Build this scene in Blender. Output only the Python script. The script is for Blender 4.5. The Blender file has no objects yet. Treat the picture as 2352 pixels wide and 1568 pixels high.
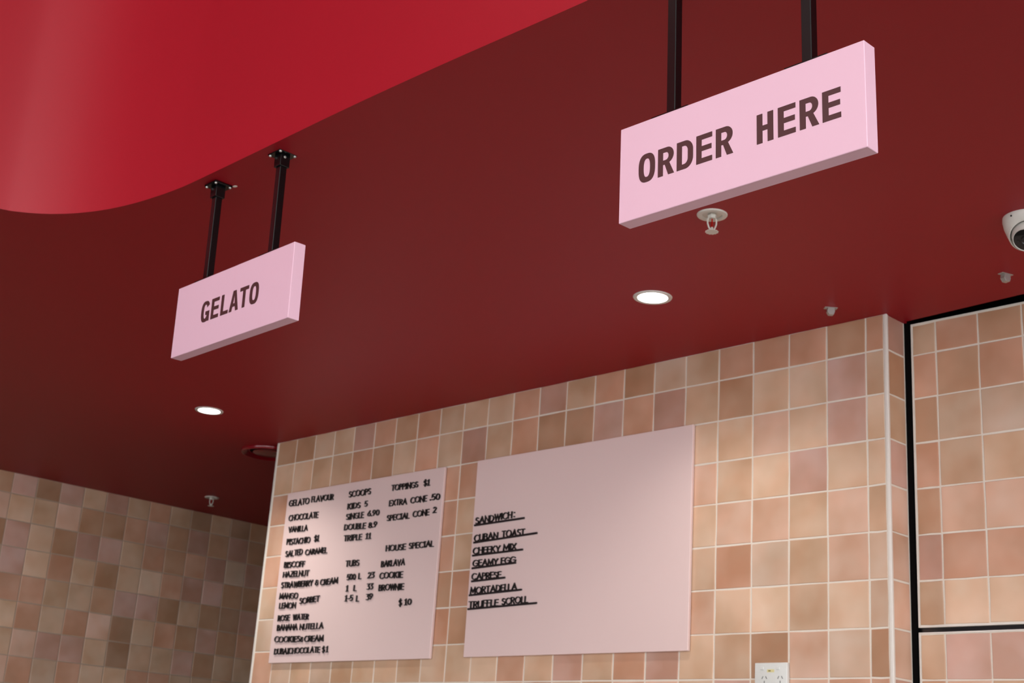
import bpy, bmesh, math, random
from mathutils import Vector, Matrix

# ------------------------------------------------------------------ units
# Plans are measured in tile pitches (1 pitch = 0.134 m); the soffit is 3 m above the floor.
S = 0.134
def P(X, Y, Z): return Vector(((X - 18.0) * S, Y * S, 3.0 + (Z + 0.2) * S))
sc = bpy.context.scene
col = sc.collection

# ------------------------------------------------------------------ camera
cd = bpy.data.cameras.new('camera'); cam = bpy.data.objects.new('camera', cd); col.objects.link(cam)
cd.sensor_width = 36.0; cd.lens = 3171.877 / 2352 * 36.0
Rr = ((0.706617, 0.704687, 0.064096), (-0.176414, 0.263168, -0.948483), (-0.685252, 0.658907, 0.310276))
m = Matrix.Identity(4)
for i in range(3):
    m[i][0] = Rr[0][i]; m[i][1] = -Rr[1][i]; m[i][2] = -Rr[2][i]
m.translation = P(37.38417, -25.60427, -10.71247)
cam.matrix_world = m
cd.clip_start = 0.05
cd.dof.use_dof = True; cd.dof.focus_distance = 2.2; cd.dof.aperture_fstop = 13.0
sc.camera = cam

# ------------------------------------------------------------------ view
sc.view_settings.view_transform = 'Standard'; sc.view_settings.look = 'None'
sc.view_settings.gamma = 1.0; sc.view_settings.use_curve_mapping = False
sc.view_settings.exposure = 0.0

# ------------------------------------------------------------------ world and large lights
w = bpy.data.worlds.new('hall_daylight'); sc.world = w; w.use_nodes = True
w.node_tree.nodes['Background'].inputs[0].default_value = (0.955, 0.975, 1.03, 1)
w.node_tree.nodes['Background'].inputs[1].default_value = 3.5

def area(name, loc, target, sx, sy, power, color):
    l = bpy.data.lights.new(name, 'AREA'); l.shape = 'RECTANGLE'; l.size = sx; l.size_y = sy
    l.energy = power; l.color = color
    o = bpy.data.objects.new(name, l); col.objects.link(o); o.location = loc
    o.rotation_euler = (Vector(target) - Vector(loc)).to_track_quat('-Z', 'Y').to_euler(); return o


area('hall_fill_right', (6.0, -9.0, 1.8), (1.5, 0, 1.9), 4.0, 2.4, 70, (1.0, 0.99, 0.98))  # unseen area light added as a stand-in for hall daylight
area('hall_fill_high', (6.0, -9.0, 3.9), (1.5, 0, 2.4), 4.0, 1.6, 70, (1.0, 0.99, 0.98))  # unseen area light, added high to brighten walls while sparing the soffit

# ------------------------------------------------------------------ helpers
def lin(c):
    return tuple(((v / 255) / 12.92 if v / 255 <= 0.04045 else ((v / 255 + 0.055) / 1.055) ** 2.4) for v in c)
def nodes(name):
    mt = bpy.data.materials.new(name); mt.use_nodes = True
    nt = mt.node_tree; b = nt.nodes['Principled BSDF']; return mt, nt, b
def plain(name, rgb, rough=0.5, metal=0.0, bump=0.0, bscale=60.0, var=0.04, spec=0.5):
    mt, nt, b = nodes(name)
    b.inputs['Roughness'].default_value = rough; b.inputs['Metallic'].default_value = metal
    b.inputs['Specular IOR Level'].default_value = spec
    tc = nt.nodes.new('ShaderNodeTexCoord'); nz = nt.nodes.new('ShaderNodeTexNoise')
    nz.inputs['Scale'].default_value = bscale; nz.inputs['Detail'].default_value = 3
    nt.links.new(tc.outputs['Object'], nz.inputs['Vector'])
    mx = nt.nodes.new('ShaderNodeMix'); mx.data_type = 'RGBA'
    c = lin(rgb)
    mx.inputs['A'].default_value = tuple(v * (1 - var) for v in c) + (1,)
    mx.inputs['B'].default_value = tuple(min(1, v * (1 + var)) for v in c) + (1,)
    nt.links.new(nz.outputs['Fac'], mx.inputs['Factor']); nt.links.new(mx.outputs['Result'], b.inputs['Base Color'])
    if bump:
        bp = nt.nodes.new('ShaderNodeBump'); bp.inputs['Strength'].default_value = bump; bp.inputs['Distance'].default_value = 0.001
        nt.links.new(nz.outputs['Fac'], bp.inputs['Height']); nt.links.new(bp.outputs['Normal'], b.inputs['Normal'])
    return mt
def emis(name, rgb, strength):
    mt, nt, b = nodes(name)
    b.inputs['Base Color'].default_value = (0.9, 0.9, 0.9, 1)
    b.inputs['Emission Color'].default_value = rgb + (1,); b.inputs['Emission Strength'].default_value = strength
    return mt

def paint(name, rgb, rough, mott, spec=0.5):
    """satin wall paint with roller stipple and faint patchy tone"""
    mt, nt, b = nodes(name)
    tc = nt.nodes.new('ShaderNodeTexCoord')
    n1 = nt.nodes.new('ShaderNodeTexNoise'); n1.inputs['Scale'].default_value = 1.4; n1.inputs['Detail'].default_value = 2
    n2 = nt.nodes.new('ShaderNodeTexNoise'); n2.inputs['Scale'].default_value = 220; n2.inputs['Detail'].default_value = 2
    for n in (n1, n2): nt.links.new(tc.outputs['Object'], n.inputs['Vector'])
    mx = nt.nodes.new('ShaderNodeMix'); mx.data_type = 'RGBA'; c = lin(rgb)
    mx.inputs['A'].default_value = tuple(v * (1 - mott) for v in c) + (1,); mx.inputs['B'].default_value = tuple(v * (1 + mott) for v in c) + (1,)
    nt.links.new(n1.outputs['Fac'], mx.inputs['Factor']); nt.links.new(mx.outputs['Result'], b.inputs['Base Color'])
    b.inputs['Roughness'].default_value = rough; b.inputs['Specular IOR Level'].default_value = spec
    bp = nt.nodes.new('ShaderNodeBump'); bp.inputs['Strength'].default_value = 0.12; bp.inputs['Distance'].default_value = 0.0008
    nt.links.new(n2.outputs['Fac'], bp.inputs['Height']); nt.links.new(bp.outputs['Normal'], b.inputs['Normal'])
    return mt

def tile_material():
    """glazed terracotta: each tile takes its own base colour (object colour) and its own cloudy firing marks"""
    mt, nt, b = nodes('glazed_terracotta'); N = nt.nodes; L = nt.links
    oi = N.new('ShaderNodeObjectInfo'); tc = N.new('ShaderNodeTexCoord')
    off = N.new('ShaderNodeVectorMath'); off.operation = 'SCALE'; off.inputs[0].default_value = (37.0, 19.0, 53.0)
    L.new(oi.outputs['Random'], off.inputs['Scale'])
    add = N.new('ShaderNodeVectorMath'); add.operation = 'ADD'
    L.new(tc.outputs['Object'], add.inputs[0]); L.new(off.outputs[0], add.inputs[1])
    n1 = N.new('ShaderNodeTexNoise'); n1.inputs['Scale'].default_value = 5.5; n1.inputs['Detail'].default_value = 2.5
    n2 = N.new('ShaderNodeTexNoise'); n2.inputs['Scale'].default_value = 11; n2.inputs['Detail'].default_value = 1.5
    L.new(add.outputs[0], n1.inputs['Vector'])
    add2 = N.new('ShaderNodeVectorMath'); add2.operation = 'ADD'; add2.inputs[1].default_value = (9, 4, 2)
    L.new(add.outputs[0], add2.inputs[0]); L.new(add2.outputs[0], n2.inputs['Vector'])
    r1 = N.new('ShaderNodeValToRGB'); r1.color_ramp.elements[0].position = 0.33; r1.color_ramp.elements[1].position = 0.66
    r1.color_ramp.elements[0].color = (0.82, 0.75, 0.67, 1); r1.color_ramp.elements[1].color = (1.06, 1.06, 1.07, 1)
    L.new(n1.outputs['Fac'], r1.inputs['Fac'])
    r2 = N.new('ShaderNodeValToRGB'); r2.color_ramp.elements[0].position = 0.36; r2.color_ramp.elements[1].position = 0.68
    r2.color_ramp.elements[0].color = (1.0, 1.0, 1.0, 1); r2.color_ramp.elements[1].color = (1.01, 0.93, 0.89, 1)
    L.new(n2.outputs['Fac'], r2.inputs['Fac'])
    m1 = N.new('ShaderNodeMix'); m1.data_type = 'RGBA'; m1.blend_type = 'MULTIPLY'; m1.inputs['Factor'].default_value = 1
    L.new(oi.outputs['Color'], m1.inputs['A']); L.new(r1.outputs['Color'], m1.inputs['B'])
    m2 = N.new('ShaderNodeMix'); m2.data_type = 'RGBA'; m2.blend_type = 'MULTIPLY'; m2.inputs['Factor'].default_value = 1
    L.new(m1.outputs['Result'], m2.inputs['A']); L.new(r2.outputs['Color'], m2.inputs['B'])
    L.new(m2.outputs['Result'], b.inputs['Base Color'])
    b.inputs['Roughness'].default_value = 0.42; b.inputs['Specular IOR Level'].default_value = 0.4
    bp = N.new('ShaderNodeBump'); bp.inputs['Strength'].default_value = 0.25; bp.inputs['Distance'].default_value = 0.002
    L.new(n2.outputs['Fac'], bp.inputs['Height']); L.new(bp.outputs['Normal'], b.inputs['Normal'])
    return mt

M = dict(
    red=paint('red_satin_paint_lit', (162, 17, 34), 0.42, 0.04),  # lit copy of the one red paint, brighter for the bulkhead
    soffit=paint('red_satin_paint_shaded', (150, 7, 26), 0.5, 0.03, 0.28),  # shaded copy of the same red paint, darker for the soffit
    tile=tile_material(),
    grout=plain('grout', (222, 213, 198), 0.9, bump=0.3, bscale=300, var=0.08),
    tangrout=plain('tan_grout', (176, 156, 136), 0.9, bump=0.3, bscale=300, var=0.08),  # darker grout for the left wall
    trim=plain('white_edge_trim', (222, 216, 206), 0.4),
    pink=plain('pink_sign_lacquer', (233, 190, 206), 0.38, bscale=5, var=0.015),
    board=plain('pink_menu_board', (226, 201, 196), 0.42, bscale=3, var=0.02),
    brown=plain('brown_vinyl_lettering', (78, 44, 44), 0.5),
    black=plain('black_powder_coat', (7, 8, 9), 0.24, spec=0.55),
    ink=plain('black_acrylic_letter', (13, 11, 11), 0.45),
    rail=plain('black_ledge_strip', (30, 24, 25), 0.4),
    steel=plain('zinc_steel', (186, 186, 180), 0.38, metal=0.6, bscale=400, var=0.12),
    white=plain('white_plastic', (214, 212, 203), 0.35),
    enamel=plain('white_enamel_metal', (206, 203, 192), 0.32),
    socket=plain('socket_white_plastic', (216, 218, 212), 0.3),
    bulb=plain('red_glass_bulb', (168, 20, 12), 0.1),
    glass=plain('black_lens_glass', (6, 7, 7), 0.08),
    dark=plain('shade_black', (5, 4, 4), 0.9, spec=0.1),  # black that stands in for shade inside gaps and openings
    slot=plain('socket_slot_shade', (96, 98, 95), 0.6),
    sticker=plain('pale_yellow_sticker', (214, 206, 150), 0.5),
    mark=plain('grey_print', (120, 110, 70), 0.6),
    filler=plain('white_filler', (225, 215, 205), 0.8),
    ventred=paint('red_vent_enamel', (128, 8, 22), 0.16, 0.02),
    stone=plain('bounce_top_pale', (240, 234, 228), 0.5),  # pale top of the added counter, there to bounce light
    bouncecut=plain('bounce_cut_dark', (44, 38, 36), 0.6),  # dark tone put on unseen surfaces to cut bounce light
    floor=plain('pale_concrete_floor', (150, 145, 140), 0.5, bscale=2, var=0.08),
    hall=plain('hall_ceiling_paint', (225, 222, 218), 0.8, bscale=3),
    lampface=emis('lamp_face', (1.0, 0.97, 0.93), 14.0),
)

def mk(name, bm, mt, parent=None, smooth=False):
    me = bpy.data.meshes.new(name); bm.to_mesh(me); bm.free()
    o = bpy.data.objects.new(name, me); col.objects.link(o)
    me.materials.append(M[mt] if isinstance(mt, str) else mt)
    if smooth:
        for p in me.polygons: p.use_smooth = True
        try: me.set_sharp_from_angle(angle=math.radians(35))
        except Exception: pass
    if parent is not None: o.parent = parent
    return o
def empty(name, loc, label, cat, group=None):
    o = bpy.data.objects.new(name, None); col.objects.link(o); o.location = loc; o.empty_display_size = 0.05
    o['label'] = label; o['category'] = cat
    if group: o['group'] = group
    return o
def box(bm, x0, x1, y0, y1, z0, z1, bev=0.0, seg=2):
    r = bmesh.ops.create_cube(bm, size=1.0)
    for v in r['verts']:
        v.co = Vector((x0 + (v.co.x + .5) * (x1 - x0), y0 + (v.co.y + .5) * (y1 - y0), z0 + (v.co.z + .5) * (z1 - z0)))
    if bev:
        es = list({e for v in r['verts'] for e in v.link_edges})
        bmesh.ops.bevel(bm, geom=es, offset=bev, segments=seg, affect='EDGES', profile=0.5)
def boxo(name, x0, x1, y0, y1, z0, z1, mt, parent=None, bev=0.0, seg=1):
    bm = bmesh.new(); box(bm, x0, x1, y0, y1, z0, z1, bev, seg); return mk(name, bm, mt, parent, smooth=bev > 0)
def lathe(bm, prof, n=32, M4=None):
    """prof: (radius, z) list, spun about z"""
    rings = []
    for r, z in prof:
        if r < 1e-6: rings.append([bm.verts.new((0, 0, z))])
        else: rings.append([bm.verts.new((r * math.cos(2 * math.pi * k / n), r * math.sin(2 * math.pi * k / n), z)) for k in range(n)])
    for a, b in zip(rings, rings[1:]):
        for k in range(n):
            q = (k + 1) % n
            if len(a) == 1 and len(b) == 1: continue
            if len(a) == 1: bm.faces.new((a[0], b[k], b[q]))
            elif len(b) == 1: bm.faces.new((a[k], b[0], a[q]))
            else: bm.faces.new((a[k], b[k], b[q], a[q]))
    if M4 is not None:
        for rg in rings:
            for v in rg: v.co = M4 @ v.co
    bmesh.ops.recalc_face_normals(bm, faces=bm.faces)
def tube(bm, pts, r, n=8):
    pts = [Vector(p) for p in pts]; rings = []
    for i, p in enumerate(pts):
        d = (pts[min(i + 1, len(pts) - 1)] - pts[max(i - 1, 0)]).normalized()
        u = d.orthogonal().normalized() if i == 0 else (u - d * u.dot(d)).normalized()
        v = d.cross(u)
        rings.append([bm.verts.new(p + (u * math.cos(2 * math.pi * k / n) + v * math.sin(2 * math.pi * k / n)) * r) for k in range(n)])
    for a, b in zip(rings, rings[1:]):
        for k in range(n): bm.faces.new((a[k], a[(k + 1) % n], b[(k + 1) % n], b[k]))
    bm.faces.new(rings[0][::-1]); bm.faces.new(rings[-1])
def structure(o): o['kind'] = 'structure'; return o
def quadwall(name, a, b, c, d, mt):
    bm = bmesh.new(); bm.faces.new([bm.verts.new(v) for v in (a, b, c, d)]); return structure(mk(name, bm, mt))
def slab(name, X0, X1, Y0, Y1, Z0, Z1, mt):
    a = P(X0, Y0, Z0); b = P(X1, Y1, Z1)
    return structure(boxo(name, a.x, b.x, a.y, b.y, a.z, b.z, mt))
ZF = -0.2 - 3.0 / S          # the floor, in pitches

# ------------------------------------------------------------------ floor, soffit, bulkhead
slab('floor', -40, 110, -110, 30, ZF - 1, ZF, 'floor')
slab('floor_bounce_cut', -14, 50, -13.5, 14, ZF, ZF + 0.05, 'bouncecut')  # unseen dark slab added to cut bounce onto the left soffit
# unseen counter added below the frame to bounce light up: pale top, dark fronts
slab('bounce_counter_base', 5.2, 31.8, -9.5, -0.6, ZF, ZF + 7.0, 'bouncecut')
slab('bounce_counter_top', 5, 32, -9.8, -0.4, ZF + 7.0, ZF + 7.3, 'stone')

edge = [(11.10, -22.0), (11.12, -19.0), (11.2, -17.2), (11.32, -16.1), (11.49, -15.24), (11.70, -14.87), (12.0, -14.55), (12.38, -14.27), (12.83, -14.035),
        (13.34, -13.845), (13.93, -13.70), (14.55, -13.60), (15.27, -13.53), (16.0, -13.51), (18.1, -13.53), (20.6, -13.56), (23.0, -13.54), (25.8, -13.47), (30, -13.42), (36, -13.4), (48, -13.4)]
edge = [(11.05, -60.0), (11.08, -30.0)] + edge
def smooth_path(pts, k=6):
    out = []
    for i in range(len(pts) - 1):
        p0 = pts[max(i - 1, 0)]; p1 = pts[i]; p2 = pts[i + 1]; p3 = pts[min(i + 2, len(pts) - 1)]
        for j in range(k):
            t = j / k; q = []
            for a in (0, 1):
                q.append(0.5 * (2 * p1[a] + (-p0[a] + p2[a]) * t + (2 * p0[a] - 5 * p1[a] + 4 * p2[a] - p3[a]) * t * t + (-p0[a] + 3 * p1[a] - 3 * p2[a] + p3[a]) * t ** 3))
            out.append(tuple(q))
    out.append(pts[-1]); return out
core = smooth_path(edge[3:], 6)
path = edge[:3] + core
bm = bmesh.new()
vs = [bm.verts.new(P(x, y, -0.2)) for x, y in path]
vs += [bm.verts.new(P(x, y, -0.2)) for x, y in ((48, 0.40), (25.3, 0.52), (22.56, 0.70), (22.56, 16), (-14.2, 16), (-14.2, -60))]
f = bm.faces.new(vs); f.normal_update()
if f.normal.z > 0: f.normal_flip()
r = bmesh.ops.extrude_face_region(bm, geom=[f])
for v in [g for g in r['geom'] if isinstance(g, bmesh.types.BMVert)]: v.co.z += 0.012
bmesh.ops.recalc_face_normals(bm, faces=bm.faces)
for q in bm.faces:
    if abs(q.normal.z) < .5: q.material_index = 1
o = structure(mk('ceiling', bm, 'soffit')); o.data.materials.append(M['red'])
# the curved bulkhead that rises from the soffit edge
bm = bmesh.new(); rows = []
for z in (-0.2 + 0.012 / S, 1.0, 14.0):
    off = 0.0
    rows.append([bm.verts.new(P(x, y + off, z)) for x, y in path])
for a, b in zip(rows, rows[1:]):
    for k in range(len(path) - 1): bm.faces.new((a[k], a[k + 1], b[k + 1], b[k]))
structure(mk('wall_bulkhead', bm, 'red', smooth=True))
slab('ceiling_hall', 11.0, 110, -110, -13.3, 14.0, 14.6, 'hall')

slab('wall_light_block', -14.8, -14.2, -110, -13.0, ZF, 14.0, 'bouncecut')  # unseen wall added to block light coming from the left

# ------------------------------------------------------------------ tiles
TC = dict(p=(190, 146, 136), t=(190, 154, 126), o=(189, 134, 108), l=(207, 170, 142), b=(162, 116, 84), r=(206, 162, 140), m=(168, 120, 108), d=(140, 100, 72), g=(190, 162, 142))
rnd = random.Random(11)
_tile_cache = {}
def tile_mesh(wd, h, var):
    key = (round(wd, 2), round(h, 2), var)
    if key in _tile_cache: return _tile_cache[key]
    R = random.Random(hash(key) & 0xffff)
    R = random.Random(int(wd * 977 + h * 5309 + var * 131))
    g = 0.019
    j = lambda s=0.007: R.uniform(-s, s)
    W, H = wd * S, h * S; q = g * S
    base = [(q, q), (W / 2, q), (W - q, q), (W - q, H / 2), (W - q, H - q), (W / 2, H - q), (q, H - q), (q, H / 2)]
    base = [(x + j() * S, z + j() * S) for x, z in base]
    cx, cz = W / 2, H / 2
    bm = bmesh.new()
    def ring(ins, y): return [bm.verts.new((x + (ins if x < cx - 1e-4 * 0 else -ins) * (1 if abs(x - cx) > W * .2 else 0), y, z + (ins if z < cz else -ins) * (1 if abs(z - cz) > H * .2 else 0))) for x, z in base]
    r0 = ring(0, 0.002); r1 = ring(0, -0.0006); r2 = ring(0.0016, -0.0018)
    for a, b in ((r0, r1), (r1, r2)):
        for k in range(8): bm.faces.new((a[k], a[(k + 1) % 8], b[(k + 1) % 8], b[k]))
    c = bm.verts.new((cx + j(.05) * S, -0.0018 - R.uniform(0, .0007), cz + j(.05) * S))
    for k in range(8): bm.faces.new((r2[k], r2[(k + 1) % 8], c))
    bmesh.ops.recalc_face_normals(bm, faces=bm.faces)
    me = bpy.data.meshes.new('tile'); bm.to_mesh(me); bm.free(); me.materials.append(M['tile'])
    for p in me.polygons: p.use_smooth = True
    try: me.set_sharp_from_angle(angle=math.radians(28))
    except Exception: pass
    _tile_cache[key] = me; return me
MEAN = tuple(sum(lin(v)[i] for v in TC.values()) / len(TC) for i in range(3))
def tcol(code):
    c = lin(TC[code]); c = tuple(a * .58 + b * .42 for a, b in zip(c, MEAN)); k = rnd.uniform(0.93, 1.06); h = rnd.uniform(-0.03, 0.03)
    return (c[0] * k * 1.21, c[1] * k * 1.40 * (1 + h * .5), c[2] * k * 1.45 * (1 + h), 1)
def lay(parent, org, cols, rowsz, codes, facing, tag='tile'):
    """cols, rowsz: lists of (start, size) in pitches from org; facing 0 = toward -Y, 1 = toward +X"""
    n = 0
    for ri, (z, h) in enumerate(rowsz):
        for ci, (x, wd) in enumerate(cols):
            code = codes(ci, ri)
            if code is None: continue
            full = wd > 0.97 and h > 0.97
            o = bpy.data.objects.new(tag, tile_mesh(wd, h, rnd.randrange(8 if full else 3)))
            col.objects.link(o); o.parent = parent
            if facing == 0: o.location = (org + Vector((x * S, 0, z * S)))
            else: o.location = (org + Vector((0, x * S, z * S))); o.rotation_euler = (0, 0, math.pi / 2)
            o.color = tcol(code); n += 1
    return n
def stuff_tiles(parent, org, cols, rowsz, facing):
    bm = bmesh.new()
    for z, h in rowsz:
        for x, wd in cols:
            g = 0.02
            a, b, c, d = (x + g) * S, (x + wd - g) * S, (z + g) * S, (z + h - g) * S
            if facing == 0: box(bm, a, b, -0.0018, 0.002, c, d)
            else: box(bm, -0.002, 0.0018, a, b, c, d)
    me = bpy.data.meshes.new('tile_field'); bm.to_mesh(me); bm.free(); me.materials.append(M['tile'])
    o = bpy.data.objects.new('tile_field', me); col.objects.link(o); o.parent = parent; o.location = org
    o.color = lin(TC['t']) + (1,); o['kind'] = 'stuff'; return o
ANY = 'ptolbrtolrtop'
def rcode(): return rnd.choice(ANY)

# menu wall, faces -Y, from X=-0.08 to 22.5, plane Y=0
wall = slab('wall_menu', -0.03, 22.47, 0.01, 0.72, ZF, -0.2, 'grout')
org = P(0, 0.012, 0)
g = {}
def fill(r, c0, s):
    for i, ch in enumerate(s):
        if ch != '.': g[(c0 + i, r)] = ch
fill(0, 0, 'bbttmobottotoptobgtoobto'[:23])
fill(0, 0, 'bbttmobotttttootobgtooob'); g[(21, 0)] = 'b'; g[(22, 0)] = 'o'; g[(12, 0)] = 'm'; g[(11, 0)] = 'o'; g[(13, 0)] = 't'; g[(16, 0)] = 'g'; g[(15, 0)] = 'b'; g[(14, 0)] = 'o'; g[(17, 0)] = 't'; g[(18, 0)] = 'o'; g[(19, 0)] = 'o'; g[(20, 0)] = 'o'
fill(1, 0, 'lttttotototmtobboompttlpt'[:23])
for c, ch in zip(range(0, 23), 'lltto' 'btotm' 'tobbpom' 'totlpt'): g[(c, 1)] = ch
for c, ch in zip(range(17, 23), 'tollpt'): g[(c, 1)] = ch
g[(18, 1)] = 'b'; g[(19, 1)] = 'l'
fill(2, 0, 'o'); fill(2, 8, 'oo'); fill(2, 16, 'llolpt'); g[(17, 2)] = 'l'; g[(18, 2)] = 'l'; g[(19, 2)] = 'r'; g[(20, 2)] = 'l'; g[(21, 2)] = 'p'; g[(22, 2)] = 'l'
fill(3, 0, 'r'); fill(3, 8, 'ot'); fill(3, 17, 'rtlglt')
g[(20, 3)] = 'p'; g[(21, 3)] = 'l'; g[(22, 3)] = 'l'
fill(4, 0, 'o'); fill(4, 8, 'ot'); fill(4, 17, 'lrrtrt')
fill(5, 0, 't'); fill(5, 8, 'bo'); fill(5, 17, 'togtrg')
fill(6, 0, 'g'); fill(6, 8, 'ob'); fill(6, 17, 'rlltlg')
fill(7, 0, 'ompbottttlltotpttopltbrtt'[:23])
for c, ch in zip(range(0, 23), 'ogtgtttttllotptopltbrgb'): g[(c, 7)] = ch
fill(8, 0, 'o')
cols = [(k, 1.0) for k in range(22)] + [(22, 0.44)]
rowsz = [(-1.0, 0.812)] + [(-1.0 - k, 1.0) for k in range(1, 11)]
lay(wall, org, cols, rowsz, lambda c, r: g.get((c, r)) or rcode(), 0)
stuff_tiles(wall, org, cols, [(-11.0 - k, 1.0) for k in range(1, 11)] + [(ZF, 21 + ZF * -1 - 42.0 + 0.0 if False else (-21.0 - ZF))], 0)
a, b = P(-0.085, -0.015, ZF), P(-0.01, 0.72, -0.2)
structure(boxo('trim_1', a.x, b.x, a.y, b.y, a.z, b.z, 'trim', bev=0.001))
a, b = P(22.455, -0.02, ZF), P(22.535, 0.06, -0.2)
structure(boxo('trim_2', a.x, b.x, a.y, b.y, a.z, b.z, 'trim', bev=0.0018, seg=1))
# return wall, faces +X
rw = slab('wall_return', 22.40, 22.49, 0.05, 0.80, ZF, -0.2, 'grout')
lay(rw, P(22.492, 0.0, 0), [(0.06, 0.70)], rowsz, lambda c, r: 'mbtprrrrprt'[r], 1)
# recess behind the tiled panels; its shade is put into the black colour
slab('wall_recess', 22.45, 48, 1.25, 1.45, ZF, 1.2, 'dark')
slab('recess_block_lid', 22.3, 48, 0.2, 1.45, 1.2, 1.3, 'dark')  # unseen lid added to keep the slot dark
slab('recess_shade_side', 22.49, 22.60, 0.80, 1.25, ZF, 1.2, 'dark')  # black slab standing in for the shade beside the panels
slab('recess_block_side', 22.2, 22.56, 0.2, 1.45, -0.11, 1.2, 'dark')  # unseen slab added to stop light leaking in at the corner
slab('recess_block_front', 22.2, 48, 0.1, 0.34, -0.11, 1.2, 'dark')  # unseen slab added to close the slot against light

# ------------------------------------------------------------------ tiled panels right of the return wall
def panel(z0, z1, rows, codes, label):
    X0, X1, Y = 22.63, 34.0, 0.85
    e = empty('tiled_panel', P(X0, Y, z0), label, 'panel', 'tiled door panels')
    base = e.location
    W = (X1 - X0) * S; H = (z1 - z0) * S
    bm = bmesh.new(); box(bm, 0.002, W, 0.0015, 0.030, 0.002, H - 0.002); mk('backing_board', bm, 'grout', e)
    for nm, bb in (('edge_trim', (0, 0.0042, -0.0018, 0.032, 0, H)), ('edge_trim', (0.0042, W, -0.0018, 0.032, 0, 0.0052)), ('edge_trim', (0.0042, W, -0.0018, 0.032, H - 0.0042, H))):
        boxo(nm, *bb, 'trim', e, bev=0.0005, seg=1)
    cs = [(0.03, 0.56)] + [(0.59 + k * 0.985, 0.985) for k in range(6)]
    lay(e, Vector((0, 0.0012, 0)), cs, [(z - z0, h) for z, h in rows], lambda c, r: codes[r][c] if c < len(codes[r]) else rcode(), 0)
    return e
pc = ['tobbo', 'oboop', 'btgoo', 'otltb', 'brrto', 'moool', 'tllgr']
rows_u = [(-0.97, 0.70)] + [(-0.97 - 1.0 * k, 1.0) for k in range(1, 5)] + [(-5.94, 0.97), (-6.87, 0.93)]
panel(-6.905, -0.235, rows_u, pc, 'upper tiled panel in terracotta and peach, white edge trim, above the black gap')
rows_l = [(-7.97, 0.93)] + [(-7.97 - k, 1.0) for k in range(1, 4)]
panel(-11.2, -7.005, rows_l, ['tpptr', 'brtpo', 'tolpr', 'rtopl'], 'lower tiled panel below the black horizontal gap at right edge')
a, b = P(22.6, 0.93, -7.06), P(34, 1.02, -6.87)
structure(boxo('trim_4', a.x, b.x, a.y, b.y, a.z, b.z, 'black', bev=0.002))

# ------------------------------------------------------------------ left wall, faces +X
lw = slab('wall_left', -14.2, -13.595, -14, 16, ZF, -0.2, 'tangrout')
lc = [(-9.68 + k, 1.0) for k in range(24)]
LG = {0: 'bpdpt' 'mtotdtdb', 1: 'rltrb' 'bopbmbmb', 2: 'bptbm' 'ptobomgm', 3: 'tplol' 'btlompbb', 4: 'toott' 'bppbtbdm', 5: 'olplo' 'rmtobbbb', 6: 'blrpr' 'tbttpttb', 7: 'rrogo' 'llootttb', 8: 'rlotp' 'lrotplto'}
LG[5] = 'oloto' 'rdtobpb'; LG[6] = 'blrmp' 'tdttpbt'
def lcode(c, r):
    k = c - 6
    s = LG.get(r, '')
    return s[k] if 0 <= k < len(s) else rcode()
lay(lw, P(-13.593, 0, 0), lc, rowsz[:10], lcode, 1)
stuff_tiles(lw, P(-13.593, 0, 0), lc, [(-10.0 - k, 1.0) for k in range(1, 12)], 1)
slab('wall_back', -14.2, 22.5, 14.0, 14.5, ZF, -0.2, 'bouncecut')  # unseen wall, coloured dark to keep bounce off the soffit
slab('wall_side', -0.03, 0.4, 0.73, 14.0, ZF, -0.2, 'bouncecut')  # hidden wall, dark for the same reason: less bounce on the soffit

# ------------------------------------------------------------------ lettering
def outline_mesh(name, loops, depth, mt):
    """closed loops (first outer, others holes) in metres, face in the XZ plane looking toward -Y"""
    cu = bpy.data.curves.new(name, 'CURVE'); cu.dimensions = '2D'; cu.fill_mode = 'BOTH'; cu.extrude = depth / 2
    for lp in loops:
        sp = cu.splines.new('POLY'); sp.points.add(len(lp) - 1); sp.use_cyclic_u = True
        for i, (x, y) in enumerate(lp): sp.points[i].co = (x, y, 0, 1)
    tmp = bpy.data.objects.new(name, cu); col.objects.link(tmp)
    dg = bpy.context.evaluated_depsgraph_get(); me = bpy.data.meshes.new_from_object(tmp.evaluated_get(dg))
    bpy.data.objects.remove(tmp)
    me.transform(Matrix.Rotation(math.pi / 2, 4, 'X')); me.transform(Matrix.Translation((0, -depth / 2, 0)))
    me.materials.clear(); me.materials.append(M[mt]); me.name = name
    return me
def sup(cx, cy, a, b, n=2.6, k=40, t0=0, t1=2 * math.pi):
    out = []
    for i in range(k):
        t = t0 + (t1 - t0) * i / (k if t1 - t0 > 6.28 else k - 1)
        c, s = math.cos(t), math.sin(t)
        out.append((cx + a * math.copysign(abs(c) ** (2 / n), c), cy + b * math.copysign(abs(s) ** (2 / n), s)))
    return out
H = 0.388; V = 0.082; B = 0.068
def dshape(x0, x1, y0, y1, r, k=10):
    """straight left side, rounded right corners"""
    out = [(x0, y0)]
    ry = min(r * 1.15, (y1 - y0) / 2)
    for i in range(k + 1):
        t = -math.pi / 2 + math.pi / 2 * i / k; out.append((x1 - r + r * math.cos(t), y0 + ry + ry * math.sin(t)))
    for i in range(k + 1):
        t = math.pi / 2 * i / k; out.append((x1 - r + r * math.cos(t), y1 - ry + ry * math.sin(t)))
    out.append((x0, y1)); return out
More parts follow.
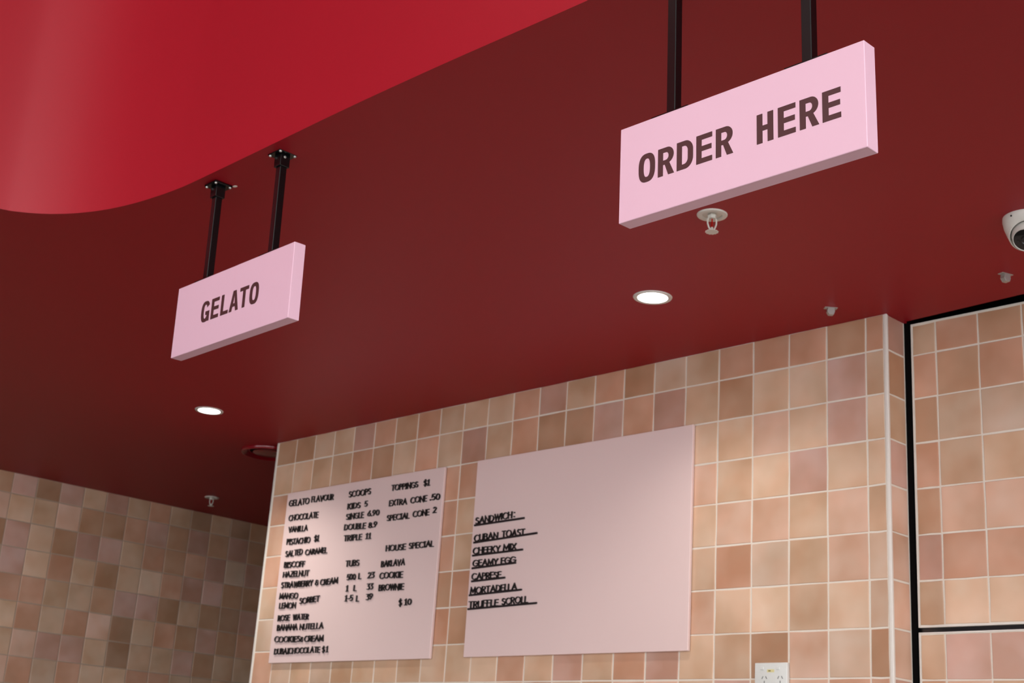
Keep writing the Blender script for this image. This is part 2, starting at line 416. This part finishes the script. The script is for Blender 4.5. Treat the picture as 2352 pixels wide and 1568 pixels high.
def glyph(ch, w):
    if ch == 'E':
        m0, m1 = H * .5 - B * .5 + .004, H * .5 + B * .5 + .004
        return [[(0, 0), (w, 0), (w, B), (V, B), (V, m0), (w * .96, m0), (w * .96, m1), (V, m1), (V, H - B), (w, H - B), (w, H), (0, H)]]
    if ch == 'L': return [[(0, 0), (w, 0), (w, B), (V, B), (V, H), (0, H)]]
    if ch == 'T': return [[((w - V) / 2, 0), ((w + V) / 2, 0), ((w + V) / 2, H - B), (w, H - B), (w, H), (0, H), (0, H - B), ((w - V) / 2, H - B)]]
    if ch == 'H':
        m0, m1 = H * .5 - B * .5, H * .5 + B * .5
        return [[(0, 0), (V, 0), (V, m0), (w - V, m0), (w - V, 0), (w, 0), (w, H), (w - V, H), (w - V, m1), (V, m1), (V, H), (0, H)]]
    if ch == 'A':
        c = w / 2; t = .047
        def xl(y): return (c - t) * y / H
        b0, b1 = .085, .085 + B * .9
        inner = lambda y: xl(y) + .083
        return [[(0, 0), (.083, 0), (inner(b0), b0), (w - inner(b0), b0), (w - .083, 0), (w, 0), (c + t, H), (c - t, H)],
                [(inner(b1), b1), (c, H - .075), (w - inner(b1), b1)]]
    if ch == 'O': return [sup(w / 2, H / 2, w / 2, H / 2 + .007, 2.7, 56), sup(w / 2, H / 2, w / 2 - V, H / 2 - B + .003, 2.5, 48)]
    if ch == 'D': return [dshape(0, w, 0, H, .125, 12), dshape(V, w - V, B, H - B, .062, 8)]
    if ch == 'R':
        y0 = H * .42
        ob = dshape(0, w - .008, y0, H, .105, 10)
        body = [(0, 0), (V, 0), (V, y0 - .012), (w * .42, y0 - .012)] + [(w - V - .012, 0), (w, 0), (w * .70, y0 + .008)] + [p for p in ob[3:]]
        return [body, dshape(V, w - .008 - V, y0 + B - .018, H - B, .045, 8)]
    if ch == 'G':
        a, b = w / 2, H / 2 + .007
        o_ = sup(a, H / 2, a, b, 2.7, 40, math.radians(28), math.radians(322))
        i_ = sup(a, H / 2, a - V, b - B, 2.5, 40, math.radians(28), math.radians(318))
        end = [(w - .006, H * .10), (w - .006, 0.0), (w, 0.0)]
        mid = H * .5
        loop = o_ + [(w - .05, .03), (w - .05, 0), (w, 0), (w, mid), (a + .005, mid), (a + .005, mid - B), (w - V, mid - B), (w - V, B + .035)] + i_[::-1][2:]
        return [loop]
_gc = {}
def sign_letter(ch, w):
    k = (ch, round(w, 3))
    if k not in _gc:
        _gc[k] = outline_mesh('letter', [[(x * S, y * S) for x, y in lp] for lp in glyph(ch, w)], 0.0006, 'brown')
    return _gc[k]

# ------------------------------------------------------------------ hanging signs
def hanging_sign(cx, cy, zt, h, L, T, rz, ry, rx, letters, label, name='hanging_sign'):
    e = empty(name, P(cx, cy, -0.2), label, 'sign', 'pink hanging signs')
    e.rotation_mode = 'XYZ'
    Mx = Matrix.Rotation(rz, 4, 'Z') @ Matrix.Rotation(ry, 4, 'Y') @ Matrix.Rotation(rx, 4, 'X')
    e.rotation_euler = Mx.to_euler()
    s = S
    boxo('sign_panel', -L / 2 * s, L / 2 * s, -T / 2 * s, T / 2 * s, (zt - h) * s, zt * s, 'pink', e, bev=0.0009)
    for ch, x0, w in letters:
        o = bpy.data.objects.new('letter', sign_letter(ch, w)); col.objects.link(o); o.parent = e
        o.location = (x0 * s, -T / 2 * s - 0.00005, (zt - 0.876) * s)
    for u in (-1.03, 1.03):
        x = u * s; hw = 0.07 * s
        p = boxo('pole', x - hw, x + hw, -hw, hw, (zt + .01) * s, -0.02 * s, 'black', e, bev=0.0012)
        fl = boxo('ceiling_flange', x - .19 * s, x + .19 * s, -.19 * s, .19 * s, -0.03 * s, 0.012 * s, 'black', e, bev=0.001)
        boxo('collar', x - .1 * s, x + .1 * s, -.1 * s, .1 * s, -.26 * s, -.03 * s, 'black', fl, bev=0.001)
        boxo('foot_plate', x - .30 * s, x + .30 * s, -.10 * s, .10 * s, (zt + .002) * s, (zt + .026) * s, 'black', e, bev=0.0006)
        if u > 0:
            bm = bmesh.new(); lathe(bm, [(0, .0016), (.0024, .0014), (.0034, 0), (0, 0)], 14, Matrix.Translation((x + .1 * s, -.012 * s, -.085 * s)) @ Matrix.Rotation(math.pi / 2, 4, 'Y'))
            mk('grub_screw', bm, 'steel', fl, smooth=True)
        for dx in (-1, 1):
            for dy in (-1, 1):
                bm = bmesh.new(); lathe(bm, [(0.0, -.0035), (.0022, -.0033), (.0032, -.002), (.0036, 0), (.0036, .0006), (0, .0006)], 14,
                                         Matrix.Translation((x + dx * .155 * s, dy * .155 * s, -.03 * s)))
                mk('screw', bm, 'steel', fl, smooth=True)
    return e
order = [('O', -1.505, .272), ('R', -1.184, .262), ('D', -.879, .258), ('E', -.569, .245), ('R', -.267, .262),
         ('H', .344, .238), ('E', .648, .248), ('R', .953, .264), ('E', 1.263, .247)]
gel = [('G', -.930, .270), ('E', -.600, .245), ('L', -.286, .240), ('A', -.012, .285), ('T', .300, .271), ('O', .611, .272)]
hanging_sign(28.137, -13.141, -2.041, 1.346, 3.665, .232, .003, -.003, .023, order, 'nearer pink hanging sign reading ORDER HERE in brown capitals')
hanging_sign(17.199, -13.138, -1.91, 1.362, 3.67, .228, -.01, -.015, .02, gel, 'pink hanging sign reading GELATO in brown capitals near the curved bulkhead')
# spot of white filler beside a flange
bm = bmesh.new(); lathe(bm, [(0, -.0012), (.004, -.001), (.0055, 0), (0, 0)], 12)
for v in bm.verts: v.co.x *= 1.5; v.co.y *= .9
o = mk('filler_spot', bm, 'filler', None, True); o.location = P(16.37, -12.90, -0.2); o['label'] = 'small white filler spot on red ceiling beside a sign flange'; o['category'] = 'filler spot'

# ------------------------------------------------------------------ menu boards
WORDS_GELATO =[
('GELATO',1.132,-2.475,2.203,-2.496,0.194),('FLAVOUR',2.316,-2.454,3.433,-2.486,0.184),('CHOCOLATE',1.209,-2.949,2.745,-2.980,0.186),('VANILLA',1.269,-3.318,2.272,-3.350,0.174),('PISTACHIO',1.251,-3.721,2.479,-3.737,0.183),('$1',2.673,-3.721,2.923,-3.720,0.179),('SALTED',1.250,-4.102,2.148,-4.083,0.182),('CARAMEL',2.292,-4.118,3.387,-4.124,0.173),('BISCOFF',1.253,-4.443,2.329,-4.479,0.180),('HAZELNUT',1.255,-4.750,2.596,-4.774,0.179),('STRAWBERRY',1.221,-5.087,2.848,-5.097,0.183),('&',2.969,-5.088,3.142,-5.085,0.166),('CREAM',3.224,-5.102,4.080,-5.085,0.177),('MANGO',1.196,-5.423,2.161,-5.452,0.177),('SORBET',2.273,-5.618,3.266,-5.588,0.178),('LEMON',1.243,-5.720,2.099,-5.736,0.176),('ROSE',1.243,-6.106,1.856,-6.100,0.179),('WATER',2.023,-6.097,2.820,-6.110,0.173),('BANANA',1.262,-6.394,2.317,-6.407,0.178),('NUTELLA',2.432,-6.411,3.604,-6.407,0.175),('COOKIES',1.200,-6.752,2.514,-6.774,0.177),('&',2.537,-6.781,2.660,-6.780,0.152),('CREAM',2.733,-6.780,3.670,-6.786,0.177),('DUBAI',1.255,-7.120,2.003,-7.120,0.176),('CHOCOLATE',2.003,-7.120,3.551,-7.111,0.174),('$',3.668,-7.113,3.797,-7.112,0.169),('1',3.856,-7.111,3.970,-7.107,0.165),('SCOOPS',4.198,-2.486,5.242,-2.494,0.185),('KIDS',4.193,-2.860,4.804,-2.867,0.178),('5',5.007,-2.846,5.158,-2.846,0.169),('SINGLE',4.174,-3.182,5.011,-3.180,0.177),('6.90',5.197,-3.167,5.740,-3.166,0.168),('DOUBLE',4.135,-3.499,5.151,-3.524,0.176),('8.9',5.298,-3.522,5.684,-3.519,0.166),('TRIPLE',4.173,-3.827,5.020,-3.853,0.175),('11',5.214,-3.848,5.454,-3.838,0.161),('TOPPINGS',6.208,-2.493,7.393,-2.514,0.173),('$1',7.633,-2.504,7.906,-2.504,0.169),('EXTRA',6.166,-2.947,6.962,-2.965,0.172),('CONE',7.123,-2.957,7.830,-2.972,0.175),('.50',7.962,-2.956,8.389,-2.969,0.176),('SPECIAL',6.123,-3.389,7.123,-3.399,0.170),('CONE',7.281,-3.375,7.981,-3.381,0.173),('2',8.145,-3.332,8.292,-3.338,0.170),('HOUSE',6.206,-4.284,7.083,-4.303,0.173),('SPECIAL',7.226,-4.285,8.283,-4.297,0.170),('TUBS',4.385,-4.610,5.024,-4.619,0.179),('BAKLAVA',6.058,-4.732,7.106,-4.737,0.174),('500',4.508,-5.025,4.919,-5.019,0.173),('L',5.058,-5.020,5.210,-5.020,0.176),('23',5.491,-5.023,5.784,-5.027,0.174),('COOKIE',6.038,-5.073,7.060,-5.093,0.177),('1',4.524,-5.353,4.635,-5.354,0.167),('L',4.881,-5.353,5.020,-5.356,0.171),('33',5.495,-5.352,5.773,-5.355,0.173),('BROWNIE',6.046,-5.417,7.151,-5.439,0.176),('1-5',4.517,-5.650,4.884,-5.649,0.171),('L',5.051,-5.671,5.195,-5.664,0.174),('39',5.508,-5.652,5.798,-5.643,0.172),('$',7.000,-5.894,7.152,-5.894,0.189),('10',7.251,-5.881,7.544,-5.875,0.167),]
WORDS_SANDWICH =[
('SANDWICH:',9.940,-3.809,11.459,-3.756,0.178),('CUBAN',9.937,-4.283,10.859,-4.271,0.176),('TOAST',11.012,-4.262,11.865,-4.268,0.177),('CHEEKY',9.928,-4.633,10.982,-4.631,0.171),('MIX',11.099,-4.623,11.585,-4.617,0.167),('GEAMY',9.955,-4.972,10.927,-4.984,0.170),('EGG',11.044,-4.966,11.582,-4.965,0.166),('CAPRESE',9.950,-5.329,11.078,-5.333,0.169),('MORTADELLA',9.935,-5.704,11.703,-5.683,0.172),('TRUFFLE',9.914,-6.076,11.040,-6.064,0.171),('SCROLL',11.175,-6.046,12.130,-6.034,0.167),]
BARS=[(9.902,-3.859,11.819,-3.826,0.052),(9.921,-4.335,12.328,-4.265,0.052),(9.910,-4.689,11.833,-4.660,0.051),(9.931,-5.034,11.604,-4.991,0.051),(9.947,-5.387,11.236,-5.358,0.051),(9.895,-5.758,11.885,-5.708,0.050),(9.883,-6.126,12.459,-6.079,0.050),]

# letter shapes drawn as monoline strokes in a unit box (x 0..w, y 0..1)
def arc(cx, cy, rx, ry, a0, a1, n=10): return [(cx + rx * math.cos(math.radians(a0 + (a1 - a0) * i / n)), cy + ry * math.sin(math.radians(a0 + (a1 - a0) * i / n))) for i in range(n + 1)]
F = {
 'A': (.78, [[(0, 0), (.39, 1), (.78, 0)], [(.14, .34), (.64, .34)]]),
 'B': (.52, [[(0, 0), (0, 1)], [(0, 1)] + arc(.24, .76, .24, .24, 90, -90, 8) + [(0, .52)], [(0, .52)] + arc(.26, .26, .26, .26, 90, -90, 8) + [(0, 0)]]),
 'C': (.72, [arc(.44, .5, .44, .5, 48, 312, 16)]),
 'D': (.66, [[(0, 0), (0, 1)] + arc(.16, .5, .5, .5, 90, -90, 12) + [(0, 0)]]),
 'E': (.46, [[(.46, 1), (0, 1), (0, 0), (.46, 0)], [(0, .52), (.42, .52)]]),
 'F': (.44, [[(.44, 1), (0, 1), (0, 0)], [(0, .52), (.38, .52)]]),
 'G': (.82, [arc(.47, .5, .47, .5, 42, 340, 16) + [(.9, .46), (.52, .46)]]),
 'H': (.60, [[(0, 0), (0, 1)], [(.6, 0), (.6, 1)], [(0, .52), (.6, .52)]]),
 'I': (.26, [[(.13, 0), (.13, 1)], [(0, 1), (.26, 1)], [(0, 0), (.26, 0)]]),
 '|': (.08, [[(.04, 0), (.04, 1)]]),
 'K': (.56, [[(0, 0), (0, 1)], [(.52, 1), (0, .42)], [(.16, .6), (.56, 0)]]),
 'L': (.42, [[(0, 1), (0, 0), (.42, 0)]]),
 'M': (.82, [[(0, 0), (.06, 1), (.41, .25), (.76, 1), (.82, 0)]]),
 'N': (.64, [[(0, 0), (0, 1), (.64, 0), (.64, 1)]]),
 'O': (.90, [arc(.45, .5, .45, .5, 0, 360, 22)]),
 'P': (.50, [[(0, 0), (0, 1)] + arc(.24, .74, .26, .26, 90, -90, 8) + [(0, .48)]]),
 'R': (.54, [[(0, 0), (0, 1)] + arc(.24, .75, .26, .25, 90, -90, 8) + [(0, .5)], [(.22, .5), (.54, 0)]]),
 'S': (.50, [arc(.25, .76, .22, .24, 40, 270, 10)[:-1] + arc(.25, .27, .25, .26, 90, -140, 10)]),
 'T': (.58, [[(0, 1), (.58, 1)], [(.29, 1), (.29, 0)]]),
 'U': (.60, [[(0, 1)] + arc(.3, .3, .3, .3, 180, 360, 10) + [(.6, 1)]]),
 'V': (.70, [[(0, 1), (.35, 0), (.7, 1)]]),
 'W': (.96, [[(0, 1), (.24, 0), (.48, .9), (.72, 0), (.96, 1)]]),
 'X': (.60, [[(0, 1), (.6, 0)], [(0, 0), (.6, 1)]]),
 'Y': (.62, [[(0, 1), (.31, .46), (.62, 1)], [(.31, .46), (.31, 0)]]),
 'Z': (.58, [[(0, 1), (.58, 1), (0, 0), (.58, 0)]]),
 '0': (.56, [arc(.28, .5, .28, .5, 0, 360, 18)]),
 '1': (.34, [[(0, .86), (.17, 1), (.17, 0)], [(0, 0), (.34, 0)]]),
 '2': (.50, [arc(.25, .74, .24, .26, 165, -30, 8) + [(0, 0), (.5, 0)]]),
 '3': (.46, [[(.02, 1), (.44, 1), (.2, .6)] + arc(.2, .3, .26, .3, 80, -130, 9)]),
 '5': (.48, [[(.44, 1), (.08, 1), (.04, .56)] + arc(.22, .32, .26, .32, 110, -130, 10)]),
 '6': (.52, [[(.42, 1), (.1, .52)] + arc(.26, .3, .26, .3, 150, 510, 16)]),
 '8': (.50, [arc(.25, .75, .21, .25, 0, 360, 14), arc(.25, .26, .25, .26, 0, 360, 16)]),
 '9': (.52, [[(.12, 0), (.44, .5)] + arc(.26, .7, .26, .3, -30, 330, 16)]),
 '$': (.50, [arc(.25, .74, .22, .2, 40, 270, 10)[:-1] + arc(.25, .3, .25, .22, 90, -140, 10), [(.25, 1.14), (.25, -.12)]]),
 '&': (.56, [[(.5, .78)] + arc(.28, .78, .2, .22, 30, 265, 8) + arc(.27, .28, .27, .28, 100, 355, 10), [(.3, .46), (.56, .46)]]),
 '.': (.10, [[(.05, 0), (.05, .08)]]),
 ':': (.30, [[(.24, .12), (.24, .18)], [(.24, .78), (.24, .84)]]),
 '-': (.30, [[(0, .46), (.3, .46)]]),
}
def stroke_bm(bm, pts, hw, depth, yoff):
    """a raised monoline stroke with mitred corners: a ribbon with front, back and side faces"""
    pts = [Vector((p[0], p[1])) for p in pts]
    closed = (pts[0] - pts[-1]).length < 1e-5
    if closed: pts = pts[:-1]
    n = len(pts); L_, R_ = [], []
    for i in range(n):
        a = pts[i - 1] if (i > 0 or closed) else None; b = pts[(i + 1) % n] if (i < n - 1 or closed) else None
        d1 = (pts[i] - a).normalized() if a is not None else (b - pts[i]).normalized()
        d2 = (b - pts[i]).normalized() if b is not None else d1
        n1 = Vector((-d1.y, d1.x)); n2 = Vector((-d2.y, d2.x)); mm = (n1 + n2)
        if mm.length < 1e-4: mm = n1
        mm.normalize(); k = 1 / max(0.42, mm.dot(n1))
        p = pts[i].copy()
        if a is None: p = p - d2 * hw * .9
        if b is None: p = p + d1 * hw * .9
        L_.append(p + mm * hw * k); R_.append(p - mm * hw * k)
    fr = [(bm.verts.new((l.x, yoff - depth, l.y)), bm.verts.new((r.x, yoff - depth, r.y)), bm.verts.new((l.x, yoff, l.y)), bm.verts.new((r.x, yoff, r.y))) for l, r in zip(L_, R_)]
    seq = list(range(n)) + ([0] if closed else [])
    for i, j in zip(seq, seq[1:]):
        a, b = fr[i], fr[j]
        bm.faces.new((a[0], a[1], b[1], b[0])); bm.faces.new((a[2], b[2], b[3], a[3]))
        bm.faces.new((a[0], b[0], b[2], a[2])); bm.faces.new((a[1], a[3], b[3], b[1]))
    if not closed:
        for q in (fr[0], fr[-1]): bm.faces.new((q[0], q[2], q[3], q[1]))
_fc = {}
def letter_mesh(ch):
    """unit letter, cap height = 1 pitch-scaled later"""
    if ch in _fc: return _fc[ch]
    hc = 0.172 * S; bm = bmesh.new()
    for st in F[ch][1]: stroke_bm(bm, [(x * hc, y * hc) for x, y in st], 0.076 * hc, LET_D, 0)
    bmesh.ops.recalc_face_normals(bm, faces=bm.faces)
    me = bpy.data.meshes.new('letter'); bm.to_mesh(me); bm.free(); me.materials.append(M['ink']); _fc[ch] = me; return me
LET_D = 0.0054
def put_words(e, x_org, z_org, words, yface, gap=0.20):
    R = random.Random(5)
    hc = 0.172 * S
    for (t, xa, za, xb, zb, h) in words:
        tot = sum(F[c][0] for c in t) + gap * (len(t) - 1)
        k = (xb - xa) * S - 0.15 * hc
        sx = k / (tot * hc) if len(t) > 1 else h / .172
        if len(t) == 1: sx = min(1.3, k / (F[t][0] * hc)) if F[t][0] > .2 else 1
        pen = 0.0
        for i, c in enumerate(t):
            o = bpy.data.objects.new('letter', letter_mesh(c)); col.objects.link(o); o.parent = e
            fr = (pen * hc * sx) / max((xb - xa) * S, 1e-5)
            o.location = ((xa - x_org) * S + 0.07 * hc + pen * hc * sx, yface, (za + (zb - za) * min(1, fr) - z_org) * S + R.uniform(-.006, .006) * S + .07 * hc)
            o.scale = (sx, 1, h / .172 * .93); o.rotation_euler = (0, R.uniform(-.02, .02), 0)
            pen += F[c][0] + gap
TH = 0.085
def menu_board(x0, x1, z0, z1, label):
    e = empty('menu_board', P(x0, 0, z0), label, 'menu board')
    W = (x1 - x0) * S; Hh = (z1 - z0) * S
    boxo('board_panel', 0, W, -0.0150, -0.0035, 0, Hh, 'board', e, bev=0.0012)
    for px in (.15, .85):
        for pz in (.15, .85):
            bm = bmesh.new(); lathe(bm, [(0, 0), (.009, 0), (.009, .0028), (0, .0028)], 16, Matrix.Translation((W * px, -.0012, Hh * pz)) @ Matrix.Rotation(math.pi / 2, 4, 'X'))
            mk('spacer', bm, 'steel', e)
    return e
e1 = menu_board(0.97, 8.47, -7.37, -2.02, 'left pink menu board with black flavour and price lettering in columns')
put_words(e1, 0.97, -7.37, WORDS_GELATO, -0.0150)
e2 = menu_board(9.82, 17.34, -7.36, -2.01, 'right pink menu board, mostly blank, with underlined sandwich list')
put_words(e2, 9.82, -7.36, [(t.replace('I', '|'),) + tuple(q) for t, *q in WORDS_SANDWICH], -0.0150)
for xa, za, xb, zb, h in BARS:
    L = (xb - xa) * S; bm = bmesh.new(); box(bm, 0, L, -0.0055, 0, -h * S / 2, h * S / 2, 0.0004, 1)
    o = mk('underline_strip', bm, 'rail', e2); o.location = ((xa - 9.82) * S, -0.0150, (za + h / 2 + 7.36) * S)
    o.rotation_euler = (0, -math.atan2(zb - za, xb - xa), 0)

# ------------------------------------------------------------------ downlights
def downlight(X, Y, label, power):
    e = empty('downlight', P(X, Y, -0.2), label, 'downlight', 'recessed round downlights')
    bm = bmesh.new(); lathe(bm, [(.044, .001), (.0445, -.0028), (.050, -.0042), (.056, -.0032), (.058, 0), (.058, .001)], 48); mk('trim_ring', bm, 'white', e, True)
    bm = bmesh.new(); lathe(bm, [(0, -.0022), (.0445, -.0022), (.0445, 0), (0, 0)], 48); mk('diffuser', bm, 'lampface', e)
    l = bpy.data.lights.new('downlight_beam', 'SPOT'); l.energy = power; l.spot_size = math.radians(135); l.spot_blend = 0.8; l.shadow_soft_size = 0.045; l.color = (1.0, 0.95, 0.89)
    lo = bpy.data.objects.new('lamp', l); col.objects.link(lo); lo.parent = e; lo.location = (0, 0, -.012)
    return e
downlight(18.99, -3.74, 'lit round recessed downlight below the ORDER HERE sign', 21)
downlight(1.52, -3.74, 'lit round recessed downlight below the GELATO sign', 38)
downlight(36.4, -3.74, 'added unseen round downlight beyond the right edge, for bounce light', 20)  # unseen downlight added for more bounce light

# ------------------------------------------------------------------ sprinklers
def sprinkler(X, Y, rz, label):
    e = empty('fire_sprinkler', P(X, Y, -0.2), label, 'sprinkler', 'white ceiling sprinklers'); e.rotation_euler = (0, 0, rz)
    bm = bmesh.new(); lathe(bm, [(.0385, .0005), (.0385, -.0018), (.037, -.0040), (.030, -.0052), (.0265, -.0048), (.0240, -.0008), (.0, -.0008)], 40); mk('escutcheon', bm, 'enamel', e, True)
    bm = bmesh.new(); lathe(bm, [(.0, -.0006), (.0115, -.0006), (.0115, -.006), (.0105, -.008), (.0105, -.0125), (0, -.0125)], 6); mk('body', bm, 'enamel', e)
    fr = bmesh.new()
    for s in (-1, 1): tube(fr, [(s * .0085, 0, -.009), (s * .0115, 0, -.016), (s * .0112, 0, -.026), (s * .008, 0, -.036), (s * .003, 0, -.043), (0, 0, -.046)], .0023, 8)
    mk('frame', fr, 'enamel', e, True)
    bm = bmesh.new(); tube(bm, [(0, 0, -.012), (0, 0, -.036)], .0019, 10); b_ = mk('glass_bulb', bm, 'bulb', e, True)
    bm = bmesh.new(); lathe(bm, [(0, -.033), (.003, -.035), (.0035, -.041), (.0045, -.047), (0, -.047)], 16); mk('boss', bm, 'enamel', e, True)
    bm = bmesh.new(); N = 24
    top, bot = [], []
    for k in range(N * 2):
        t = math.pi * 2 * k / (N * 2); r = .0168 if (k // 2) % 2 == 0 else .0150
        top.append(bm.verts.new((r * math.cos(t), r * math.sin(t), -.0465))); bot.append(bm.verts.new((r * math.cos(t), r * math.sin(t), -.0478)))
    bm.faces.new(top); bm.faces.new(bot[::-1])
    for k in range(N * 2): bm.faces.new((top[k], bot[k], bot[(k + 1) % (N * 2)], top[(k + 1) % (N * 2)]))
    bmesh.ops.recalc_face_normals(bm, faces=bm.faces); mk('deflector', bm, 'enamel', e)
    return e
sprinkler(22.74, -6.56, math.radians(55), 'white fire sprinkler with red bulb under the ORDER HERE sign')
sprinkler(-10.30, 4.13, math.radians(20), 'small far white sprinkler above the dim tiled wall at left')

# ------------------------------------------------------------------ round red vent
e = empty('ceiling_vent', P(-1.40, 0.62, -0.2), 'round dark red ceiling vent partly hidden by the tiled wall edge', 'vent')
bm = bmesh.new(); lathe(bm, [(.131, .001), (.131, -.008), (.128, -.0125), (.122, -.014), (.110, -.009), (.099, -.002), (.094, .004)], 56); mk('outer_ring', bm, 'ventred', e, True)
bm = bmesh.new(); lathe(bm, [(.093, .003), (.093, -.0005), (.0, -.0005)], 40); mk('throat_shade', bm, 'dark', e)  # flat black disc stands in for the shaded opening
bm = bmesh.new(); lathe(bm, [(0, -.011), (.070, -.010), (.077, -.008), (.078, -.006), (.074, -.005), (0, -.005)], 48); mk('centre_disc', bm, 'ventred', e, True)
bm = bmesh.new(); tube(bm, [(0, 0, -.008), (0, 0, .001)], .008, 12); mk('stem', bm, 'dark', e)

# ------------------------------------------------------------------ security camera
e = empty('security_camera', P(27.20, -3.07, -0.2), 'white turret security camera with black face at the right edge', 'camera')
d = Vector((0.50, -0.87, 0)).normalized()      # the way its opening looks
bm = bmesh.new(); N = 48
rings = []
prof = [(0.0, .057, 1.0), (0.012, .0575, 1.0), (0.030, .055, 1.0), (0.048, .050, 1.0), (0.064, .044, 1.0)]
depth = lambda t: .052 - .022 * math.cos(t)
for s, r, _ in prof:
    ring = []
    for k in range(N):
        a = 2 * math.pi * k / N; dirv = Vector((math.cos(a), math.sin(a), 0)); c = dirv.dot(d)
        maxd = .046 - .024 * c
        z = s / .064 * maxd; rr = r
        ring.append(bm.verts.new((dirv.x * rr, dirv.y * rr, -z)))
    rings.append(ring)
inner = []
for k in range(N):
    v = rings[-1][k].co; inner.append(bm.verts.new((v.x * .945, v.y * .945, v.z - .0008)))
rings.append(inner); inner2 = [bm.verts.new((v.co.x * .98, v.co.y * .98, v.co.z + .02)) for v in inner]; rings.append(inner2)
for a_, b_ in zip(rings, rings[1:]):
    for k in range(N): bm.faces.new((a_[k], b_[k], b_[(k + 1) % N], a_[(k + 1) % N]))
bm.faces.new(rings[0]); bmesh.ops.recalc_face_normals(bm, faces=bm.faces); mk('housing', bm, 'white', e, True)
aim = (Vector((.10, -.99, 0)) * 0.64 + Vector((0, 0, -0.77))).normalized()
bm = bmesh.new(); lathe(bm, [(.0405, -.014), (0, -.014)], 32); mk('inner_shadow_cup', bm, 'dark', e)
Mb = Matrix.Translation(Vector((0, 0, -.045)) + d * .003) @ aim.to_track_quat('Z', 'Y').to_matrix().to_4x4()
bm = bmesh.new(); pr = []
for i in range(15):
    t = math.pi * (1 - i / 14 * .735); pr.append((.0380 * math.sin(t), .0380 * math.cos(t)))
pr += [(.0305, .0275), (.0290, .0262)]
lathe(bm, pr, 40, Mb); ball = mk('eyeball', bm, 'white', e, True)
bm = bmesh.new(); lathe(bm, [(.0292, .0258), (.0292, .0266), (.027, .0272), (0, .0275)], 40, Mb); face = mk('face_glass', bm, 'glass', e, True)
bm = bmesh.new(); lathe(bm, [(.0125, .0272), (.0125, .029), (.0105, .0295), (.009, .028), (0, .0278)], 28, Mb); mk('lens', bm, 'black', face, True)
for sx in (-1, 1):
    bm = bmesh.new(); lathe(bm, [(.0045, .0272), (.0045, .0282), (0, .0284)], 14, Mb @ Matrix.Translation((sx * .019, 0, 0))); mk('infrared_lamp', bm, 'black', face, True)
bm = bmesh.new(); bmesh.ops.create_uvsphere(bm, u_segments=8, v_segments=6, radius=.0022)
o = mk('screw_hole', bm, 'dark', e); sd = Vector((-.25, -.97, 0)).normalized(); o.location = (sd.x * .0572, sd.y * .0572, -.010)

# ------------------------------------------------------------------ zinc clips on the ceiling
def clip(X, Y, rz, label):
    e = empty('ceiling_clip', P(X, Y, -0.2), label, 'clip', 'zinc clips on the ceiling'); e.rotation_euler = (0, 0, rz)
    bm = bmesh.new(); box(bm, -.019, .019, -.009, .009, -.0016, .0004, .0004, 1); mk('base_tab', bm, 'steel', e)
    bm = bmesh.new()
    prof = [(-.010, -.0015), (-.012, -.013), (-.006, -.022), (.007, -.022), (.011, -.012), (.009, -.0015)]
    f0 = [bm.verts.new((x, -.008, z)) for x, z in prof]; f1 = [bm.verts.new((x, .008, z)) for x, z in prof]
    bm.faces.new(f0); bm.faces.new(f1[::-1])
    for k in range(6): bm.faces.new((f0[k], f0[(k + 1) % 6], f1[(k + 1) % 6], f1[k]))
    bmesh.ops.recalc_face_normals(bm, faces=bm.faces); bmesh.ops.bevel(bm, geom=bm.edges[:], offset=.0006, segments=1, affect='EDGES')
    mk('clamp_block', bm, 'steel', e)
    bm = bmesh.new(); lathe(bm, [(0, -.0105), (.0045, -.0105), (.005, -.009), (.005, -.006), (0, -.006)], 6, Matrix.Rotation(math.pi / 2, 4, 'X')); o = mk('nut', bm, 'steel', e); o.location = (0, -.001, -.010)
clip(21.74, -.98, math.radians(48), 'small zinc clip on the red ceiling above the tiled wall corner')
clip(25.63, -.72, math.radians(70), 'small zinc clip on the red ceiling below the security camera')

# ------------------------------------------------------------------ power outlet
X0, X1, Zt = 19.19, 20.03, -7.665
e = empty('power_outlet', P(X0, 0, Zt - .56), 'white double power outlet with yellow sticker low on the tiled wall', 'outlet')
W = (X1 - X0) * S; Hh = .56 * S; yf = -.0135
boxo('faceplate', 0, W, yf, 0.0, 0, Hh, 'socket', e, bev=.0022, seg=3)
def loc(X, Z): return ((X - X0) * S, (Z - (Zt - .56)) * S)
for X in (19.39, 19.80):
    x, z = loc(X, -7.785)
    sw = boxo('rocker_switch', x - .006, x + .006, yf - .0025, yf + .0002, z - .0045, z + .0045, 'socket', e, bev=.001)
    sw.rotation_euler = (0, 0, 0)
    x, z = loc(X + .055, -7.98)
    for dx, ang in ((-.0065, .5), (.0065, -.5)):
        bm = bmesh.new(); box(bm, -.0011, .0011, -.0004, .0004, -.0042, .0042); o = mk('socket_slot', bm, 'slot', e); o.location = (x + dx, yf - .0001, z); o.rotation_euler = (0, ang, 0)
    bm = bmesh.new(); box(bm, -.0011, .0011, -.0004, .0004, -.0042, .0042); o = mk('socket_slot', bm, 'slot', e); o.location = (x, yf - .0001, z - .0135)
x, z = loc(19.61, -7.838)
st = boxo('sticker', x - .0125, x + .0125, yf - .0004, yf, z - .0042, z + .0042, 'sticker', e)
bm = bmesh.new(); box(bm, -.004, .004, -.0002, .0002, -.0016, .0016); o = mk('sticker_print', bm, 'mark', st); o.location = (x - .004, yf - .0005, z)
